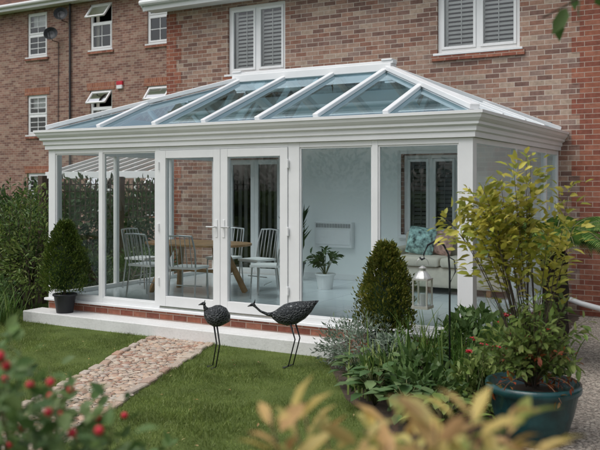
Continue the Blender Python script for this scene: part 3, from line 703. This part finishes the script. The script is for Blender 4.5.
# ------------------------------------------------------------------ plants
shrub('silver_shrub',(5.25,-.75,GZ),[((5.05,-.62,-.08),(.32,.30,.28)),((5.4,-.85,-.02),(.38,.3,.28)),((5.75,-1.05,-.05),(.3,.3,.25))],950,.06,'silver_leaf',.28,SIMPLE,'stem',.01)
shrub('leafy_perennial',(5.9,-1.35,GZ),[((5.8,-1.4,-.15),(.28,.28,.2)),((6.15,-1.55,-.1),(.3,.3,.25)),((6.45,-1.95,-.12),(.32,.3,.24))],400,.09,'mid_leaf',.55,RICH,'stem',.01)
shrub('leafy_perennial',(6.6,-.9,GZ),[((6.5,-.8,.1),(.35,.3,.35)),((6.85,-1.2,.05),(.3,.3,.35)),((6.3,-.6,.0),(.25,.25,.3))],420,.10,'mid_leaf',.6,RICH,'stem',.01)
shrub('leafy_perennial',(6.95,-1.7,GZ),[((6.85,-1.75,-.05),(.25,.25,.3)),((7.0,-1.3,.1),(.25,.25,.35))],420,.08,'lime_leaf',.5,RICH,'stem',.01)
def hosta(c,n,L,mat='hosta_leaf'):
    b=B();P=[];D=[]
    for i in range(n):
        a=i*2.4+random.uniform(-.3,.3); r=random.uniform(.08,.26)*(.5+.5*i/n); h=.34-.9*r+random.uniform(-.03,.05)
        p=(c[0]+r*math.cos(a),c[1]+r*math.sin(a),c[2]+max(.08,h)); b.tube([c,((c[0]+p[0])/2,(c[1]+p[1])/2,p[2]*.6+c[2]*.4+.05),p],.004,'stem',5)
        P.append(p);D.append((math.cos(a),math.sin(a),random.uniform(-.25,.35)))
    o=b.build('hosta_plant',smooth=True); leaves('leaves',P,D,L*rng.uniform(.7,1.1,n),.62,mat,o,RICH,.95)
hosta((5.55,-1.38,GZ),34,.17); hosta((5.95,-1.85,GZ),38,.19); hosta((6.4,-2.2,GZ),38,.19); hosta((6.8,-2.45,GZ),30,.16,'lime_leaf'); hosta((6.25,-1.35,GZ+.1),30,.18)
def strap(name,c,n,Lr,mat,sp=.15,up=1.2,wd=.018):
    V=[];T=[]
    for i in range(n):
        a=random.uniform(0,6.28); L=random.uniform(*Lr); x=c[0]+random.gauss(0,sp*.5); y=c[1]+random.gauss(0,sp*.5); tilt=random.uniform(.15,.6)
        d=np.array([math.cos(a),math.sin(a),0]); s_=np.array([-math.sin(a),math.cos(a),0]); p=np.array([x,y,c[2]],float); ang=math.pi/2-tilt*.4; k=7; b0=len(V)
        for j in range(k):
            ww=wd*(1-(j/(k-1))**2)+.001
            V.append(p+s_*ww/2);V.append(p-s_*ww/2)
            p=p+(d*math.cos(ang)+np.array([0,0,1])*math.sin(ang))*L/(k-1); ang-=tilt*random.uniform(.25,.55)
        for j in range(k-1):
            q=b0+2*j; T+=[[q,q+1,q+2],[q+1,q+3,q+2]]
    return trimesh(name,V,T,mat)
strap('crocosmia_plant',(6.12,-1.05,GZ),130,(.5,.95),'strap_leaf',.28)
strap('crocosmia_plant',(6.55,-1.45,GZ),90,(.45,.85),'strap_leaf',.25)
strap('day_lily_plant',(5.85,-1.55,GZ),60,(.35,.6),'lime_leaf',.2)
strap('ornamental_grass',(6.7,.1,GZ),90,(.5,1.0),'strap_leaf',.3)
fb=B()
for i in range(14):
    x=random.uniform(6.7,7.3);y=random.uniform(-1.9,-.9);z=random.uniform(.15,.55)
    fb.tube([(x,y,GZ),(x+.02,y,z)],.004,'stem',5)
    for h in range(4):
        ox,oy,oz=random.uniform(-.02,.02),random.uniform(-.02,.02),random.uniform(-.015,.02)
        for j in range(5):
            a=j*1.257+h; X=x+.02+ox;Y=y+oy;Z=z+oz
            fb.add([(X,Y,Z),(X+.02*math.cos(a-.5),Y+.02*math.sin(a-.5),Z+.012),(X+.028*math.cos(a),Y+.028*math.sin(a),Z+.004),(X+.02*math.cos(a+.5),Y+.02*math.sin(a+.5),Z+.012)],[(0,1,2,3)],'berry')
fb.build('red_geranium_flowers')
px,py=7.37,-2.13
b=B(); b.lathe((px,py,GZ+.01),[(.001,0),(.21,0),(.235,.03),(.29,.2),(.325,.36),(.345,.37),(.35,.40),(.345,.43),(.315,.43),(.30,.38),(.001,.37)],'bluepot',40)
b.lathe((px,py,GZ+.385),[(.001,0),(.295,.0)],'soil',24)
pot=b.build('glazed_plant_pot',smooth=True)
def at(a,bb,z): return (px+rv.x*a+dv.x*bb, py+rv.y*a+dv.y*bb, z)
sp=[]
for i in range(17): 
    a=random.uniform(-.32,.24); sp.append((at(random.uniform(-.05,.06),random.uniform(-.06,.06),.1),at(a,random.uniform(-.25,.3),random.uniform(1.25,1.86)-abs(a+.02)*.6),(a*.1,0,.12)))
for i in range(9):
    a=random.uniform(-.70,-.35); sp.append((at(-.05,0,.1),at(a,random.uniform(-.2,.2),random.uniform(1.15,1.62)),(.02,0,.36)))
o,_=sprigs('acer_shrub',sp,.09,.5,'yellow_leaf','bark',per=58,start=.52,spread=.13,r=.004,bias=.9)
sp=[(at(0,0,.1),at(random.uniform(-.42,.35),random.uniform(-.35,.35),random.uniform(.2,.8)),(0,0,.15)) for i in range(54)]
sprigs('pot_foliage',sp,.075,.5,'lime_leaf','stem',per=20,start=.3,spread=.05,parent=pot)
sp=[(at(0,0,.1),at(random.uniform(-.38,.38),random.uniform(-.38,.2),random.uniform(.05,.45)),(0,0,.15)) for i in range(18)]
sprigs('pot_red_foliage',sp,.06,.5,'red_leaf','redstem',per=10,start=.5,spread=.04,parent=pot)
# tree fern
fx,fy=6.95,.45; b=B()
b.lathe((fx,fy,GZ),[(.13,0),(.12,.2),(.135,.4),(.12,.6),(.13,.8),(.12,1.0),(.14,1.15),(.09,1.25),(.001,1.27)],'fibre',22,.14)
P=[];D=[];V=[]
for i in range(23):
    a=i*2.4; L=random.uniform(.75,1.05); dx,dy=math.cos(a),math.sin(a)
    C=curve((fx,fy,.92),(fx+dx*L,fy+dy*L,.98+random.uniform(-.2,.16)),(0,0,.46),16); b.tube([tuple(c) for c in C],list(np.linspace(.009,.003,16)),'stem',5)
    sd=np.array([-dy,dx,0])
    for j in range(2,16):
        for h in range(4):
            c=C[j-1]+(C[j]-C[j-1])*h/4
            for s_ in (-1,1): 
                t=(j-1+h/4)/15
                P.append(c);D.append(sd*s_+(C[j]-C[j-1])*3+np.array([0,0,-.25]));V.append(.17*math.sin(math.pi*min(1,t*.85+.15))+.03)
o=b.build('tree_fern',smooth=True); leaves('fronds',P,D,np.array(V),.15,'fern_leaf',o,RICH,.9)
# left shrubs
shrub('garden_shrub',(-1.2,.7,GZ),[((-1.2,.7,.8),(.6,.5,.75)),((-.72,.35,.5),(.40,.4,.6)),((-1.6,.2,.5),(.6,.5,.75))],330,.085,'lime_leaf',.4,RICH)
sp=[((-1.0+random.uniform(-.3,.3),.4+random.uniform(-.2,.3),GZ),(-1.0+random.uniform(-.8,.65),.4+random.uniform(-.4,.4),random.uniform(1.0,1.78)),(0,0,.1)) for i in range(34)]
sprigs('willow_shrub',sp,.10,.28,'mid_leaf','bark',per=34,start=.35,spread=.06,r=.005)
shrub('garden_shrub',(-.6,-.5,GZ),[((-.75,-.45,.0),(.42,.4,.35)),((-1.4,-.7,.05),(.5,.4,.4)),((-.9,-1.3,-.05),(.4,.4,.3))],600,.06,'mid_leaf',.5)
strap('iris_plant',(-.25,-.7,GZ),80,(.35,.65),'strap_leaf',.3)
shrub('dark_hedge',(-2.2,3.0,GZ),[((-1.9,1.6,.7),(.8,.7,1.0)),((-2.1,2.9,.7),(.8,.8,1.05)),((-2.0,4.2,.7),(.9,.9,1.0)),((-2.6,5.6,.7),(1.2,.9,1.05)),((-3.6,3.9,.7),(1.0,1.2,1.0)),((-3.8,1.6,.6),(1.0,1.0,.95)),((-5.2,2.6,.6),(1.0,1.0,1.0))],200,.12,'dark_leaf',.5,RICH)
shrub('garden_shrub',(-.7,2.2,GZ),[((-.75,1.6,.15),(.35,.5,.45)),((-.7,2.6,.1),(.35,.6,.4)),((-.8,3.4,.15),(.35,.4,.45))],500,.07,'mid_leaf',.5)
b=B()
for y in (1.0,2.8,4.6,6.4): b.box(-1.27,y-.05,GZ,-1.17,y+.05,1.75,'darkwood')
for i in range(0,12,2): z=1.0+.06*i; b.box(-1.235,1.05,z,-1.225,6.35,z+.02,'darkwood')
for i in range(44): y=1.1+i*.12; b.box(-1.224,y,1.0,-1.214,y+.02,1.7,'darkwood')
b.build('trellis_fence')
ver=empty('neighbour_glass_veranda'); b=B(); g=B()
x0,x1,ya,yb,za,zb=-5.6,-2.2,5.2,8.2,1.85,2.6
g.quad((x0,ya,za),(x1,ya,za),(x1,yb,zb),(x0,yb,zb),'winglass')
for i in range(10):
    x=x0+(x1-x0)*i/9; b.beam((x,ya,za+.03),(x,yb,zb+.03),.06,.06,'upvc')
b.box(x0-.05,ya-.08,za-.1,x1+.05,ya-.001,za+.05,'upvc')
for x in (x0,x1,(x0+x1)/2): b.box(x-.04,ya-.0,GZ,x+.04,ya+.08,za-.02,'upvc'); 
for x in (x0,x1): b.box(x-.03,yb-.06,GZ,x+.03,yb,zb-.02,'upvc')
b.build('frame',ver,bevel=.004); g.build('roof_panels',ver)
b=B()
for i in range(60):
    y=-14+i*.15*2; b.box(11.5,y,GZ,11.53,y+.28,1.5,'darkwood')
for z in (0,1.2): b.box(11.531,-14,z,11.57,4,z+.08,'darkwood')
b.build('boundary_fence')
shrub('boundary_hedge',(2,-16,GZ),[((-9+i*2.6,-16+random.uniform(-.4,.4),1.0),(1.7,1.1,1.6+random.uniform(0,.9))) for i in range(9)],40,.22,'dark_leaf',.55,RICH,'bark',.08)
# foreground rose bush
C=np.array([8.88,-8.21,0]); r3=np.array(rv); d3=np.array(dv)
def cw(a,bb,z): return tuple(C+r3*a+d3*bb+np.array([0,0,z]))
sp=[]
for i in range(78):
    bb=random.uniform(1.6,2.8); u=random.random()**1.15; a=bb*(-.40+.30*u)
    top=1.6-bb*(118+165*max(0,u-.08)+random.uniform(0,18))/810
    z=top-random.random()**.9*.36
    sp.append((cw(-.72+random.uniform(-.15,.15),2.3,GZ),cw(a,bb,z),(0,0,.25)))
o,Ps=sprigs('rose_bush',sp,.055,.6,'rose_leaf','stem',per=19,start=.68,spread=.06,r=.003)
b=B()
for i in range(60):
    p=Ps[random.randrange(len(Ps))]+np.array([0,0,.02]); rr=random.uniform(.009,.014)
    b.lathe(tuple(p),[(.001,-rr),(rr*.8,-rr*.5),(rr,rr*.2),(rr*.6,rr*.9),(.001,rr)],'berry',8)
b.build('rose_hips',o,smooth=True)
# foreground yellow shrub
sp=[]
for i in range(25):
    a=-.06+.52*(i+random.random()*.8)/25; bb=random.uniform(1.2,1.7); a*=bb/1.45; z=1.6-bb*(205+random.uniform(0,60))/810
    sp.append((cw(.22+random.uniform(-.1,.1),1.55,GZ),cw(a,bb,z-.02),(0,0,.2)))
sprigs('golden_shrub',sp,.088,.36,'orange_leaf','redstem',per=15,start=.77,spread=.02,r=.004,upb=.6)
# small tree out of frame with overhanging twig
sp=[]; bt=(10.6,-6.2)
tr=B(); tr.tube([(bt[0],bt[1],GZ),(bt[0]-.05,bt[1]+.05,1.0),(bt[0]-.2,bt[1],2.0),(bt[0]-.1,bt[1],3.0)],[.09,.075,.06,.03],'bark',10)
tree=tr.build('apple_tree',smooth=True)
for i in range(26):
    a=random.uniform(0,6.28); L=random.uniform(.5,1.2); z=random.uniform(1.9,3.0)
    sp.append(((bt[0]-.15,bt[1],z),(bt[0]-.15+L*math.cos(a),bt[1]+L*math.sin(a),z+random.uniform(.1,.8)),(0,0,.2)))
sp=[s for s in sp if (s[1][0]>9.7)]
sp.append(((bt[0]-.2,bt[1],2.5),cw(.90,3.0,2.22),(0,0,.22))); sp.append(((bt[0]-.2,bt[1],2.5),cw(1.0,3.1,2.33),(0,0,.25)))
sprigs('branches',sp,.10,.5,'mid_leaf','bark',per=26,start=.3,spread=.05,r=.008,parent=tree)
# ------------------------------------------------------------------ camera
cd=bpy.data.cameras.new('camera'); cam=bpy.data.objects.new('camera',cd); col.objects.link(cam)
cam.location=(8.88,-8.21,1.6); cam.rotation_euler=(math.radians(90),0,math.radians(30))
cd.sensor_width=36; cd.lens=48.6; cd.shift_y=-40/600; cd.clip_end=800; cd.clip_start=.05
cd.dof.use_dof=True; cd.dof.focus_distance=9.5; cd.dof.aperture_fstop=2.8
scene.camera=cam
scene.view_settings.view_transform='Standard'; scene.view_settings.look='None'; scene.view_settings.exposure=0
